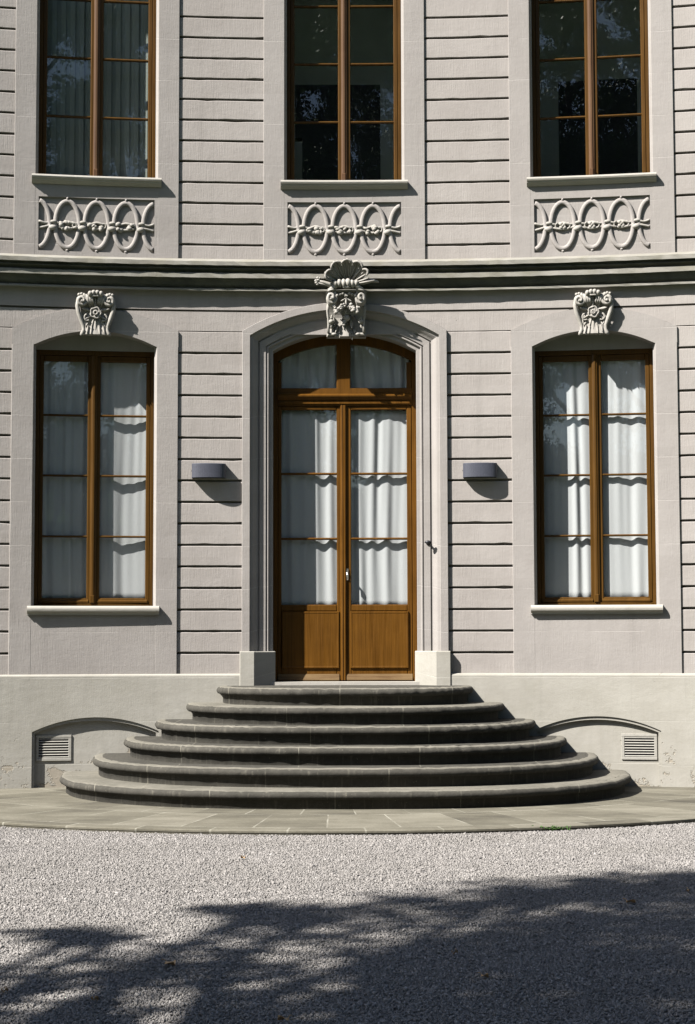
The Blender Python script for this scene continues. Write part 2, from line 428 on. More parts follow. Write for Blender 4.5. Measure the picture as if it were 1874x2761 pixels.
for pl in sco.data.polygons:                      # the hollow mouldings are coloured dark for undercut shade and weathering crust, the flat fillets are clean
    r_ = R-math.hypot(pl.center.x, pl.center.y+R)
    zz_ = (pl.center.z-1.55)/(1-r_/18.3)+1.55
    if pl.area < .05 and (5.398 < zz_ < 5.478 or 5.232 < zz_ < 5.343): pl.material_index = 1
m = MB(); m.sweep_s([(-.3, 10.0), (.05, 10.0), (.08, 10.12), (.3, 10.3), (.42, 10.34), (.42, 10.5), (-.3, 10.6)], -SIDE, SIDE); m.build('eaves_cornice', 'cornice', house)
m = MB(); m.sweep_s([(.4, 10.5), (-9, 13), (-9, 12.8), (-.3, 10.4)], -SIDE, SIDE, .8); m.build('roof', plain('slate_roof', (.09, .09, .10), .7), house)

# plinth with the two blind basement arches
m = MB(); AH = .645
parch = {c: arc(c, AH, .600, .145) for c in (-2.577, 2.60)}
prof_top = lambda x: 1.160
def plo(x):
    for c in parch:
        if abs(x-c) <= AH: return parch[c](x)
    return -.4
segs = [(-SIDE, -2.577-AH, None), (-2.577-AH, -2.577+AH, -2.577), (-2.577+AH, -1.06, None), (1.06, 2.60-AH, None), (2.60-AH, 2.60+AH, 2.60), (2.60+AH, SIDE, None)]
for s0, s1, c in segs:
    if c is None: m.box(s0, s1, -.3, .048, -.4, 1.160)
    else: m.strip(frange(s0, s1, .04), parch[c], prof_top, .048, -.3)
m.sweep_s([(-.3, 1.160), (.048, 1.160), (.044, 1.172), (.004, 1.184), (-.3, 1.184)], -SIDE, -1.06)
m.sweep_s([(-.3, 1.160), (.048, 1.160), (.044, 1.172), (.004, 1.184), (-.3, 1.184)], 1.06, SIDE)
m.box(-1.06, 1.06, -.3, -.02, -.4, 1.05)
m.build('plinth', 'plinth', house)
for c in parch:
    m = MB(); m.box(c-AH-.02, c+AH+.02, -.2, -.006, -.4, .80)
    f2 = arc(c, AH, .572, .138)
    m.strip(frange(c-AH, c+AH, .04), f2, lambda x: parch[c](x)+.003, .033, -.02)
    m.box(c-AH-.01, c-AH+.028, -.02, .033, -.4, .58); m.box(c+AH-.028, c+AH+.01, -.02, .033, -.4, .58)
    m.build('blind_arch', 'plinth', house)

# door surround: moulded architrave swept up the jambs and over the arch
def door_path(n, zb):                             # the line at distance n outside the opening
    half = .752+n; spring = 4.587+.6*n; rise = .208+.30*n
    f = arc(0, half, spring, rise)
    pts = [(-half, zb)]+[(-half, z) for z in (2.0, 3.0, 4.0)]+[(x, f(x)) for x in frange(-half, half, half/24)]+[(half, z) for z in (4.0, 3.0, 2.0)]+[(half, zb)]
    return pts
DP = [(.326, -.30), (.326, .010), (.322, .014), (.246, .014), (.243, .010), (.241, -.012), (.226, -.016), (.212, -.021), (.196, -.034), (.180, -.050), (.166, -.060),
      (.160, -.062), (.157, -.080), (.146, -.080), (.143, -.066), (.140, -.064), (.078, -.068), (.076, -.086), (.066, -.086), (.062, -.078), (.052, -.076), (.045, -.082), (.043, -.100), (.032, -.102), (.004, -.104), (0, -.108), (0, -.36)]
ds = MB()
ds.grid([[(x, r, z) for x, z in door_path(n, 1.36)] for n, r in DP])
dsur = ds.build('door_surround', 'surround', house)
for sg in (-1, 1):
    m = MB()
    p = [(1.098, -.3), (1.098, .052), (1.092, .060), (.950, .060), (.940, .054), (.736, -.085), (.727, -.095), (.727, -.36)]
    m.sweep_z([(sg*x, r) for x, r in p], 1.05, 1.407)
    m.grid([[(sg*x, r, 1.407) for x, r in p], [(sg*(x if x > .74 else x+.006), r-.006 if r > -.3 else r, 1.415) for x, r in p]], True, False, True)
    m.build('pedestal', 'plinth', dsur)
# back of the facade, rooms and side returns
m = MB()
m.box(-SIDE, SIDE, -5.0, -4.9, -.4, 10.4, .6)
for x0 in (-SIDE, SIDE-.3): m.box(x0, x0+.3, -4.9, -.14, -.4, 10.4)
m.box(-SIDE+.3, SIDE-.3, -4.9, -.31, 5.35, 5.55, .6); m.box(-SIDE+.3, SIDE-.3, -4.9, -.31, 9.55, 9.75, .6); m.box(-SIDE+.3, SIDE-.3, -4.9, -.37, .8, 1.0, .6)
for s0, s1 in ((-SIDE+.3, -3.40), (-1.8, -1.05), (1.05, 1.8), (3.40, SIDE-.3)):
    m.box(s0, s1, -.31, -.141, 1.0, 5.35)
for s0, s1 in ((-SIDE+.3, -3.40), (-1.8, -.80), (.80, 1.8), (3.40, SIDE-.3)):
    m.box(s0, s1, -.31, -.141, 5.55, 9.55)
m.box(-1.36, -1.26, -2.7, -.312, 5.551, 9.549); m.box(1.26, 1.36, -2.7, -.312, 5.551, 9.549); m.box(-SIDE+.31, SIDE-.31, -2.85, -2.701, 5.552, 9.548, .6)
m.build('room_walls', 'room', house)

# ------------------------------------------------------------------ windows
FR = -.200
def window(c, lower, sec):
    z0, z1 = (1.885, 4.578) if lower else (6.385, 9.5)
    wd = 'wood'
    f = MB()
    f.cbox(c-HI, c-.574, FR-.075, FR, z0, z1, .004); f.cbox(c+.574, c+HI, FR-.075, FR, z0, z1, .004)
    f.cbox(c-.574, c+.574, FR-.075, FR+.002, z0, z0+.030, .004); f.cbox(c-.574, c+.574, FR-.075, FR, z1-.05, z1, .004)
    w = f.build('window', wd, house)
    gz0 = z0+(.088 if lower else .070); gz1 = z1-.115
    mun = [3.893, 3.256, 2.617] if lower else [7.095, 7.734, 8.373, 9.01]
    off = -.009 if c < 0 else (.002 if c == 0 else .010)
    for sg in (-1, 1):
        s_ = MB(); A = lambda a, b: (min(c+off*(0 if max(a, b) > .5 else 1)+sg*a, c+sg*b), max(c+sg*a, c+sg*b))
        x0, x1 = sorted((c+off+sg*.066, c+sg*.528)); lo_, hi_ = sorted((c+sg*.574, c+sg*.528)); li, ri = sorted((c+off+sg*.066, c+off+sg*.014))
        s_.cbox(lo_, hi_, FR-.055, FR-.010, z0+.03, z1-.05, .008)
        s_.cbox(li, ri, FR-.055, FR-.010, z0+.03, z1-.05, .008)
        s_.cbox(x0, x1, FR-.055, FR-.010, z0+.03, gz0, .008); s_.cbox(x0, x1, FR-.055, FR-.010, gz1, z1-.05, .008)
        if lower:            # weather bar on the bottom rail
            s_.sweep_s([(FR-.012, z0+.075), (FR+.012, z0+.055), (FR+.012, z0+.040), (FR-.012, z0+.036)], x0-.02, x1+.02)
        for z in mun: s_.sweep_s([(FR-.050, z-.011), (FR-.022, z-.011), (FR-.014, z-.003), (FR-.014, z+.003), (FR-.022, z+.011), (FR-.050, z+.011)], x0, x1)
        s_.build('sash', wd, w)
    b = MB(); cc = c+off
    b.grid([[(cc+x, r, z) for x, r in ((-.034, FR-.02), (-.034, FR+.004), (-.026, FR+.012), (-.012, FR+.018), (.004, FR+.018), (.012, FR+.010), (.022, FR+.008), (.030, FR), (.030, FR-.02))] for z in (z0+.034, z1-.05)], True, False, True)
    b.cbox(cc-.030, cc+.014, FR, FR+.030, z0+.034, z0+.115 if lower else z0+.14, .006)
    b.build('astragal', 'wood_grey' if not lower else 'wood', w)
    g = MB()
    edges = [gz0]+sorted(z for z in mun if z < gz1)+[gz1]
    for sg in (-1, 1):
        x0, x1 = sorted((c+off+sg*.062, c+sg*.532))
        for i in range(len(edges)-1):
            d = rnd.uniform(-.0015, .0015); e2 = rnd.uniform(-.0015, .0015)
            g.add([(x0, FR-.036+d, edges[i]), (x1, FR-.036-d, edges[i]), (x1, FR-.036-d+e2, edges[i+1]), (x0, FR-.036+d+e2, edges[i+1])], [(0, 1, 2, 3)])
    g.build('window_glass', 'glass', w, recalc=False)
    s = MB()
    if lower: pr = [(-.20, 1.876), (-.05, 1.884), (.042, 1.886), (.056, 1.880), (.064, 1.866), (.066, 1.850), (.062, 1.832), (.050, 1.820), (.036, 1.815), (.030, 1.808), (.028, 1.795), (-.20, 1.795)]
    else: pr = [(-.20, 6.378), (-.05, 6.384), (.060, 6.386), (.070, 6.380), (.074, 6.366), (.068, 6.350), (.056, 6.346), (.050, 6.330), (.036, 6.322), (.028, 6.312), (.012, 6.300), (-.20, 6.30)]
    s.sweep_s(pr, c-.676, c+.674, .15)
    s.build('window_sill', 'sill', w)
    return w
for c in (-WB, WB): window(c, True, 0)
for c in (-WB, 0, WB): window(c, False, 0)

# ------------------------------------------------------------------ entrance door
DR = -.300
f = MB(); darc = arc(0, .752, 4.587, .208)
f.cbox(-.754, -.706, DR-.07, DR, 1.09, 4.56, .004); f.cbox(.706, .754, DR-.07, DR, 1.09, 4.56, .004)
f.strip(frange(-.76, .76, .05), lambda x: darc(x)-.10, lambda x: darc(x)+.03, DR-.001, DR-.07)
f.cbox(-.706, -.664, DR-.06, DR-.012, 4.15, 4.50, .006); f.cbox(.650, .706, DR-.06, DR-.012, 4.15, 4.50, .006)
f.cbox(-.085, .063, DR-.06, DR+.004, 4.15, 4.76, .008)
door = f.build('entrance_door', 'wood_door', house)
b = MB()
b.sweep_s([(DR-.06, 4.030), (DR+.002, 4.030), (DR+.004, 4.085), (DR+.016, 4.090), (DR+.036, 4.110), (DR+.044, 4.125), (DR+.044, 4.140), (DR+.030, 4.152), (DR+.004, 4.158), (DR+.002, 4.218), (DR-.06, 4.222)], -.7055, .7055)
b.sweep_s([(DR, 4.046), (DR+.014, 4.050), (DR+.014, 4.074), (DR, 4.078)], -.69, .69)
b.build('transom_bar', 'wood_door', door)
for sg in (-1, 1):
    l = MB(); outx, gx, ix, ig = (-.704, -.664, -.020, -.085) if sg < 0 else (.704, .650, .004, .066)
    q = lambda a, b: (min(a, b), max(a, b))
    l.cbox(*q(outx, gx), DR-.055, DR-.012, 1.10, 4.03, .007); l.cbox(*q(ig, ix), DR-.055, DR-.012, 1.10, 4.03, .007)
    x0, x1 = q(gx, ig)
    l.cbox(x0, x1, DR-.055, DR-.012, 3.985, 4.03, .007); l.cbox(x0, x1, DR-.055, DR-.012, 1.836, 1.904, .007); l.cbox(x0, x1, DR-.055, DR-.012, 1.10, 1.24, .007)
    l.box(x0, x1, DR-.05, DR-.03, 1.24, 1.836)
    for z in (3.300, 2.605): l.sweep_s([(DR-.05, z-.012), (DR-.022, z-.012), (DR-.014, z-.004), (DR-.014, z+.004), (DR-.022, z+.012), (DR-.05, z+.012)], x0, x1)
    l.build('door_leaf', 'wood_door', door)
    p = MB(); px0, px1 = (x0+.006, x1+.024) if sg < 0 else (x0-.012, x1+.010)
    p.grid([[(x, r, z) for x, z in ((px0+i, 1.232+i), (px1-i, 1.232+i), (px1-i, 1.832-i), (px0+i, 1.832-i))] for i, r in ((0, DR-.035), (0, DR+.001), (.004, DR+.006), (.018, DR+.0065), (.022, DR+.004))], True, False, True)
    p.build('door_panel', 'wood_door', door)
    k = MB(); kx = (-.700, -.062) if sg < 0 else (.016, .700)
    k.sweep_s([(DR-.03, 1.168), (DR-.004, 1.172), (DR+.014, 1.120), (DR+.016, 1.106), (DR-.03, 1.104)], *kx)
    k.build('kick_board', 'wood_kick', door)
a_ = MB(); a_.grid([[(x, r, z) for x, r in ((-.048, DR-.02), (-.048, DR-.002), (-.040, DR+.008), (-.024, DR+.012), (-.018, DR+.006), (-.012, DR+.006), (-.006, DR+.012), (.006, DR+.010), (.013, DR), (.013, DR-.02))] for z in (1.106, 4.035)], True, False, True)
a_.build('astragal', 'wood_door', door)
g = MB()
for x0, x1 in ((-.668, -.081), (.062, .654)):
    ed = [1.900, 2.605, 3.300, 3.990]
    for i in range(3):
        d = rnd.uniform(-.0015, .0015)
        g.add([(x0, DR-.034+d, ed[i]), (x1, DR-.034-d, ed[i]), (x1, DR-.034-d, ed[i+1]), (x0, DR-.034+d, ed[i+1])], [(0, 1, 2, 3)])
for x0, x1 in ((-.668, -.082), (.060, .654)):
    top = [(x, darc(x)-.07) for x in frange(x1, x0, .1)]
    pts = [(x0, 4.20), (x1, 4.20)]+top
    g.add([(x, DR-.036, z) for x, z in pts], [tuple(range(len(pts)))])
g.build('door_glass', 'glass', door, recalc=False)
h = MB(); h.cbox(.010, .034, DR-.012, DR+.002, 2.165, 2.285, .004); h.tube([(.022, DR, 2.235), (.022, DR+.030, 2.235)], .010, 10)
h.tube([(.022, DR+.030, 2.236), (.024, DR+.034, 2.215), (.026, DR+.034, 2.17)], [.011, .011, .009], 10)
h.ell((.022, DR+.004, 2.185), (.008, .006, .012)); h.build('door_handle', 'steel', door)
th = MB(); th.box(-.80, .80, -.42, -.06, 1.05, 1.094); th.build('threshold', 'sill', door)

# ------------------------------------------------------------------ carved ring panels under the upper windows
for ci, c in enumerate((-WB, 0, WB)):
    base = MB()
    zc = 5.878
    # ribbon running through the rings, with a knot of leaves in every gap and ring
    r2 = random.Random(40+ci)
    rel = MB()
    xs2 = frange(-.60, .60, .02)
    rel.tube([(c+x, -.012+.006*math.sin(x*41), zc+.018+.010*math.cos(x*2*math.pi/.305*2)) for x in xs2], .0135, 6)
    rel.tube([(c+x, -.014+.006*math.cos(x*37), zc-.030-.012*math.cos(x*2*math.pi/.305)) for x in xs2], .0135, 6)
    rp = rel.build('relief_ribbon', 'carved', house)
    for k in range(-2, 3):
        x0 = c+k*.3045
        o = MB()
        ts = [2*math.pi*i/44 for i in range(44)]
        P = [(x0+.124*math.cos(t), -.014, zc+.247*math.sin(t)) for t in ts]
        if abs(k) == 2:
            P = [(x0-(-1 if k < 0 else 1)*.124*math.cos(-math.pi/2+math.pi*i/24), -.014, zc+.247*math.sin(-math.pi/2+math.pi*i/24)) for i in range(25)]
            P = [p for p in P if abs(p[0]-c) < .603]
            o.tube(P, .0245, 10, False, .72)
        else:
            o.tube(P, .0245, 10, True, .72)
            o.ell((x0, -.006, zc+.275), (.013, .014, .015)); o.ell((x0, -.006, zc-.276), (.016, .014, .013))
        o.build('ring', 'surround', rp)
    for k in range(-1, 2):
        ro = MB(); x0 = c+k*.3045
        if ci == 2:
            for q in range(4):
                t = math.pi/4+math.pi/2*q; ro.ell((x0+.026*math.cos(t), -.004, zc-.006+.026*math.sin(t)), (.020, .014, .020))
            ro.ell((x0, .004, zc-.006), (.012, .012, .012))
            for sg in (-1, 1): ro.tube([(x0+sg*(.05+.026*math.sin(t)), -.008, zc-.006+.03*math.cos(t)) for t in [i*math.pi/7 for i in range(8)]], .009, 6)
        else:
            for q in range(9):
                ro.ell((x0+r2.uniform(-.085, .085), -.008+r2.uniform(-.006, .012), zc-.010+r2.uniform(-.040, .032)), (r2.uniform(.018, .036), .020, r2.uniform(.015, .027)), (0, r2.uniform(-.8, .8), 0), 8, 5)
            ro.tube([(x0+.075+.020*math.cos(t), -.004, zc-.008+.026*math.sin(t)) for t in [i*2*math.pi/12 for i in range(12)]], .008, 6, True)
        ro.build('rosette', 'carved', rp)
    for k in (-1.5, -.5, .5, 1.5):
        ro = MB(); x0 = c+k*.3045
        ro.ell((x0, -.006, zc-.038), (.046, .030, .030), (0, r2.uniform(-.3, .3), 0)); ro.ell((x0+.01, -.008, zc+.024), (.040, .026, .020)); ro.ell((x0-.028, -.004, zc-.020), (.014, .014, .020))
        ro.build('knot', 'carved', rp)

# ------------------------------------------------------------------ carved keystones over the side windows
def spiral(c, r0, r1, turns, a0, sg, rho0, rho1, n=34):
    return [(c[0]+sg*(r0+(r1-r0)*i/n)*math.cos(a0+turns*2*math.pi*i/n), rho0+(rho1-rho0)*i/n, c[1]+(r0+(r1-r0)*i/n)*math.sin(a0+turns*2*math.pi*i/n)) for i in range(n+1)]
def leafshape(mb, c, length, width, ang, rho, bulge=.014, tipup=.012):
    # a pointed leaf: ridge line raised, edges low
    rows = []; n = 7
    for i in range(n+1):
        u = i/n; wd = width*math.sin(math.pi*min(1, u*.92+.08))**.8*(1-.25*u); x = length*u
        rr = rho+tipup*u*u
        rows.append([(x, rr-.012, 0), (x, rr, -wd), (x, rr+bulge*.55, -wd*.5), (x, rr+bulge*(1-.4*u), 0), (x, rr+bulge*.55, wd*.5), (x, rr, wd)])
    ca, sa = math.cos(ang), math.sin(ang)
    mb.grid([[(c[0]+p[0]*ca-p[2]*sa, p[1], c[1]+p[0]*sa+p[2]*ca) for p in r] for r in rows], True, True, True)
def keystone(c, var):
    body = MB(); zt_, zb_ = 5.130, 4.710
    rows = []
    for i in range(13):
        u = i/12; z = zt_+(zb_-zt_)*u
        hw = .186-.056*min(1, u*1.35)+(.020*max(0, u-.8)/.2)
        rf = .082-.034*math.sin(math.pi*u*.9)
        rows.append([(c-hw, -.02, z), (c-hw, rf-.015, z), (c-hw*.55, rf, z), (c, rf+.006, z), (c+hw*.55, rf, z), (c+hw, rf-.015, z), (c+hw, -.02, z)])
    body.grid(rows, True, False, True)
    k = body.build('keystone', 'carved', house)
    v = MB()
    for sg in (-1, 1):
        vc = (c+sg*.142, 5.058)
        v.ell((vc[0], .072, vc[1]), (.062, .040, .064))
        v.tube(spiral(vc, .058, .010, 1.6, math.pi*.55, sg, .090, .120), [.017]*20+[.013]*15, 8)
        v.ell((vc[0], .108, vc[1]), (.012, .012, .012))
        for j, (xo, xl) in enumerate(((.082, .052), (.060, .036), (.038, .022))):           # flutes beside the volute
            v.tube([(c+sg*(xo+.020), .085, 5.118-.006*j), (c+sg*xo, .104, 5.085), (c+sg*(xo-.008), .098, 5.045), (c+sg*xl, .070, 4.996+.012*j)], [.012, .017, .014, .006], 8)
        v.tube([(c+sg*.185, .070, 5.070), (c+sg*.190, .075, 5.005), (c+sg*.178, .070, 4.94), (c+sg*.152, .060, 4.865), (c+sg*.126, .050, 4.80), (c+sg*.122, .052, 4.755), (c+sg*.138, .060, 4.715), (c+sg*.152, .064, 4.695)],
               [.016, .022, .024, .023, .021, .019, .022, .010], 9)
        for j in range(3): v.ell((c+sg*(.120+.026*j), .074, 5.128-.006*abs(j-1)), (.018, .022, .018))
        v.build('scroll', 'carved', k); v = MB()
    sh = MB()
    for j, x in enumerate((-.058, -.022, .016, .054)):
        sh.ell((c+x, .112, 5.138-.010*abs(j-1.5)), (.027, .042, .030), (.5, 0, 0))
    sh.tube([(c-.07, .10, 5.115), (c-.03, .125, 5.104), (c+.02, .128, 5.102), (c+.066, .10, 5.114)], [.008, .012, .012, .008], 7)
    for j in range(5): sh.ell((c-.004, .092-.004*j, 5.078-.019*j), (.014-.001*j, .014, .011))
    sh.build('shell', 'carved', k)
    fl = MB(); fz = 4.932
    n = 6 if var == 0 else 8
    for q in range(n):
        t = 2*math.pi*q/n+.3
        fl.ell((c+.040*math.cos(t), .078, fz+.042*math.sin(t)), (.024, .016, .024))
    fl.tube([(c+.052*math.cos(t)*(1+.10*math.cos(5*t)), .094, fz+.054*math.sin(t)*(1+.10*math.cos(5*t))) for t in [2*math.pi*i/30 for i in range(30)]], .007, 6, True)
    fl.tube([(c+.020*math.cos(t), .100, fz+.020*math.sin(t)) for t in [2*math.pi*i/14 for i in range(14)]], .0095, 7, True)
    if var: fl.ell((c, .10, fz), (.010, .012, .010))
    fl.build('flower', 'carved', k)
    lf = MB()
    for sg in (-1, 1):
        leafshape(lf, (c+sg*.052, 4.962), .092, .022, .15 if sg > 0 else math.pi-.15, .060, .018, .03)
        leafshape(lf, (c+sg*.045, 4.905), .075, .018, -.55 if sg > 0 else math.pi+.55, .052, .016, .02)
        leafshape(lf, (c+sg*.020, 4.872), .088, .016, -math.pi/2+sg*.25, .048, .016, .015)
        leafshape(lf, (c+sg*.060, 4.860), .080, .018, -math.pi/2+sg*.55, .046, .018, .02)
        lf.tube([(c+sg*(.075+.035*math.sin(t)), .055, 4.842+.045*math.cos(t)) for t in [math.pi*i/9 for i in range(10)]], [.006+.006*math.sin(math.pi*i/9) for i in range(10)], 7)
        leafshape(lf, (c+sg*.102, 4.80), .070, .016, -math.pi/2-sg*.15, .050, .018, .02)
    for q, (dx_, dz_) in enumerate(((-.075, 4.800), (-.040, 4.790), (.038, 4.792), (.078, 4.802))): leafshape(lf, (c+dx_, dz_), .085, .017, -math.pi/2+dx_*2.2, .058, .020, .022)
    for sg in (-1, 1): lf.tube([(c+sg*(.085+.030*math.cos(t)), .068, 4.885+.034*math.sin(t)) for t in [-2.2+3.6*i/10 for i in range(11)]], .009, 7)
    leafshape(lf, (c, 4.872), .120, .018, -math.pi/2, .050, .020, .010)
    lf.tube([(c+x, .050, 4.728-9*(x*x)*.35+.012*math.cos(x*60)) for x in frange(-.085, .085, .017)], .012, 7)
    lf.build('acanthus_leaf', 'carved', k)
keystone(-2.612, 0); keystone(2.612, 1)

# ------------------------------------------------------------------ carved shell cartouche over the door
cx = .018
body = MB(); rows = []
for i in range(17):
    u = i/16; z = 5.180+(4.722-5.180)*u
    hw = .206+.008*math.cos(u*5)
    rf = .150-.165*math.sin(min(1, u*1.35)*math.pi/2)**1.1+.050*max(0, u-.55)/.45
    rows.append([(cx-hw, -.12, z), (cx-hw, rf-.02, z), (cx-hw*.6, rf, z), (cx, rf+.01, z), (cx+hw*.6, rf, z), (cx+hw, rf-.02, z), (cx+hw, -.12, z)])
body.grid(rows, True, False, True)
cart = body.build('cartouche', 'carved', house)
sh = MB(); fc = (cx+.012, 5.245)
def lobe(mb, ang, length, width, r0, r1, start=.05):
    rows = []; n = 10
    for i in range(n+1):
        u = i/n; d = start+(length-start)*u
        wd = width*(.35+.65*u)*(1 if u < .8 else math.sqrt(max(.02, 1-((u-.8)/.2)**2)))
        rho = r0+(r1-r0)*u**1.3
        row = []
        for j in range(9):
            q = -1+2*j/8
            row.append((q*wd, rho-.034*(1-q*q)*(.3+.7*u), d))
        for j in range(8, -1, -1):
            q = -1+2*j/8
            row.append((q*wd*.97, rho-.034*(1-q*q)*(.3+.7*u)-.022, d+.004))
        rows.append(row)
    ca, sa = math.cos(ang-math.pi/2), math.sin(ang-math.pi/2)
    mb.grid([[(fc[0]+p[0]*ca-p[2]*sa, p[1], fc[1]+p[0]*sa+p[2]*ca) for p in r] for r in rows], True, True, True)
for ang, L, W_ in ((155, .262, .066), (123, .268, .070), (91, .258, .068), (59, .266, .068), (31, .262, .046)):
    lobe(sh, math.radians(ang), L, W_, .140, .28)
    a1 = math.radians(ang); rim = []
    for i in range(9):
        q = -1+i/4; d = L-.012-.040*q*q; x_ = q*W_*.92
        rim.append((fc[0]+d*math.cos(a1)+x_*math.sin(a1), .268-.012*q*q, fc[1]+d*math.sin(a1)-x_*math.cos(a1)))
    sh.tube(rim, [.006, .011, .013, .012, .014, .012, .013, .011, .006], 7)
    for q in (-.45, .45): sh.tube([(fc[0]+d*math.cos(a1)+q*W_*d/L*math.sin(a1), .140+.130*(d/L)**1.3-.02, fc[1]+d*math.sin(a1)-q*W_*d/L*math.cos(a1)) for d in (.08, .14, .19, L-.03)], [.005, .008, .009, .006], 6)
for ang, L in ((47, .25), (26, .24), (16, .25), (6, .30)):
    a1 = math.radians(ang)
    sh.tube([(fc[0]+d*math.cos(a1), .155+.09*(d/.26)**1.3, fc[1]+d*math.sin(a1)*(1-.15*(ang < 20))) for d in (.08, .13, .18, L-.01)], [.006, .009, .010, .006], 7)
sh.build('shell', 'carved', cart)
sp = MB()
for p0, r0 in (((-.300, 5.282), .015), ((-.282, 5.312), .014), ((-.262, 5.308), .012), ((-.296, 5.262), .015), ((-.286, 5.244), .012), ((-.276, 5.290), .014)): sp.ell((p0[0], .19, p0[1]), (r0*1.2, r0, r0))
sp.tube([(-.28, .188, 5.285), (-.22, .18, 5.268), (-.15, .17, 5.245), (-.10, .165, 5.230)], [.010, .017, .022, .018], 8)
sp.tube([(-.28, .185, 5.262), (-.20, .175, 5.246), (-.14, .165, 5.225)], [.008, .012, .014], 8)
sp.build('side_spray', 'carved', cart); sp = MB()
sp.tube([(.10, .17, 5.245), (.20, .185, 5.258), (.29, .19, 5.285), (.365, .18, 5.268)], [.014, .018, .022, .008], 8)
sp.build('side_spray', 'carved', cart)
rl = MB()
for j, x in enumerate((-.098, -.058, -.012, .034, .078, .120)):
    rl.ell((cx+x-.012, .205-.012*abs(j-2.5)*.6, 5.258-.005*abs(j-2.5)+rnd.uniform(-.006, .006)), (.030+rnd.uniform(-.005, .006), .050, .052-.005*abs(j-2.5)), (.4, rnd.uniform(-.2, .2), 0))
for sg in (-1, 1):
    rl.tube([(cx+sg*.085, .195, 5.255), (cx+sg*.115, .195, 5.225), (cx+sg*.155, .185, 5.200), (cx+sg*.190, .165, 5.192)], [.020, .024, .020, .010], 8)
    rl.ell((cx+sg*.15, .18, 5.186), (.05, .03, .014), (0, sg*.25, 0))
rl.ell((cx+.006, .205, 5.208), (.045, .028, .012))
rl.sweep_s([(0, 5.172), (.175, 5.172), (.19, 5.180), (.175, 5.190), (0, 5.190)], cx-.19, cx+.19)
rl.build('drapery_roll', 'carved', cart)
vo = MB()
for sg in (-1, 1):
    vc = (cx+sg*.155, 5.108)
    vo.ell((vc[0], .140, vc[1]-.010), (.058, .045, .080))
    vo.tube([(p[0], p[1], vc[1]+(p[2]-vc[1])*1.35) for p in spiral(vc, .056, .009, 1.6, math.pi*.5, sg, .160, .196)], .0165, 8)
    vo.ell((vc[0], .185, vc[1]), (.010, .010, .012))
    vo.tube([(cx+sg*.100, .155, 5.150), (cx+sg*.104, .165, 5.10), (cx+sg*.118, .150, 5.04), (cx+sg*.150, .12, 5.00)], [.012, .016, .013, .006], 8)
    vo.tube([(cx+sg*.190, .120, 5.06), (cx+sg*.196, .105, 4.98), (cx+sg*.188, .08, 4.90), (cx+sg*.186, .07, 4.83), (cx+sg*.188, .075, 4.75)], [.014, .016, .014, .013, .016], 8)
    vo.build('scroll', 'carved', cart); vo = MB()
ga = MB()
for sg in (-1, 1):
    n = 11
    for i in range(n+1):
        u = i/n; x = cx+sg*(.020+.120*u); z = 5.045-.062*math.sin(u*math.pi*.62)-.016*u+(.075*max(0, u-.7)/.3)
        for q in range(3):
            ga.ell((x+rnd.uniform(-.010, .010), .128+.030*math.sin(u*math.pi)+rnd.uniform(-.014, .018), z+rnd.uniform(-.026, .022)), (rnd.uniform(.013, .022), .020, rnd.uniform(.012, .020)), (0, rnd.uniform(-.8, .8), 0), 8, 5)
    for j in range(3): ga.ell((cx+sg*(.035+.03*j), .172, 5.150-.010*j), (.018, .018, .016))
    leafshape(ga, (cx, 5.105), .070, .016, -math.pi/2+sg*1.0, .150, .022, .01)
ga.cbox(cx-.020, cx+.020, .14, .180, 5.118, 5.148, .005)
leafshape(ga, (cx, 5.11), .080, .016, -math.pi/2, .155, .022, .01)
ga.build('garland', 'carved', cart)
bu = MB()
for i in range(34):
    q_ = rnd.uniform(-.15, .15); z_ = rnd.uniform(4.75, 4.97)
    leafshape(bu, (cx+q_, z_), rnd.uniform(.05, .095), rnd.uniform(.010, .018), -math.pi/2+q_*3+rnd.uniform(-.5, .5), .010+rnd.uniform(-.005, .02), .026, .030)
bu.ell((cx, .085, 4.985), (.022, .026, .030)); bu.ell((cx+.006, .080, 4.955), (.030, .024, .012))
bu.ell((cx+.006, .085, 4.905), (.038, .036, .034)); bu.ell((cx-.004, .080, 4.930), (.014, .026, .020)); bu.ell((cx-.016, .085, 4.872), (.022, .028, .020))
bu.tube([(cx-.030+.014*math.cos(t), .105, 4.842+.016*math.sin(t)) for t in [2*math.pi*i/12 for i in range(12)]], .010, 7, True)
leafshape(bu, (cx-.030, 4.832), .060, .014, -math.pi/2+.1, .080, .020, .01)
leafshape(bu, (cx+.045, 4.90), .10, .020, -math.pi/2+.15, .055, .018, .02)
leafshape(bu, (cx-.060, 4.90), .12, .014, -math.pi/2+.45, .055, .016, .02)
bu.build('bellflower', 'carved', cart)
for sg in (-1, 1):
    bu = MB(); bu.ell((cx+sg*.158, .075, 4.870), (.030, .032, .026)); bu.ell((cx+sg*.160, .072, 4.905), (.022, .028, .018)); leafshape(bu, (cx+sg*.156, 4.855), .055, .018, -math.pi/2+sg*.1, .055, .024, .01)
    bu.cbox(cx+sg*.165-.034, cx+sg*.165+.034, -.02, .075, 4.722, 4.755, .012)
    bu.ell((cx+sg*.125, .085, 4.735), (.026, .024, .016))
    bu.build('foot_leaf', 'carved', cart)

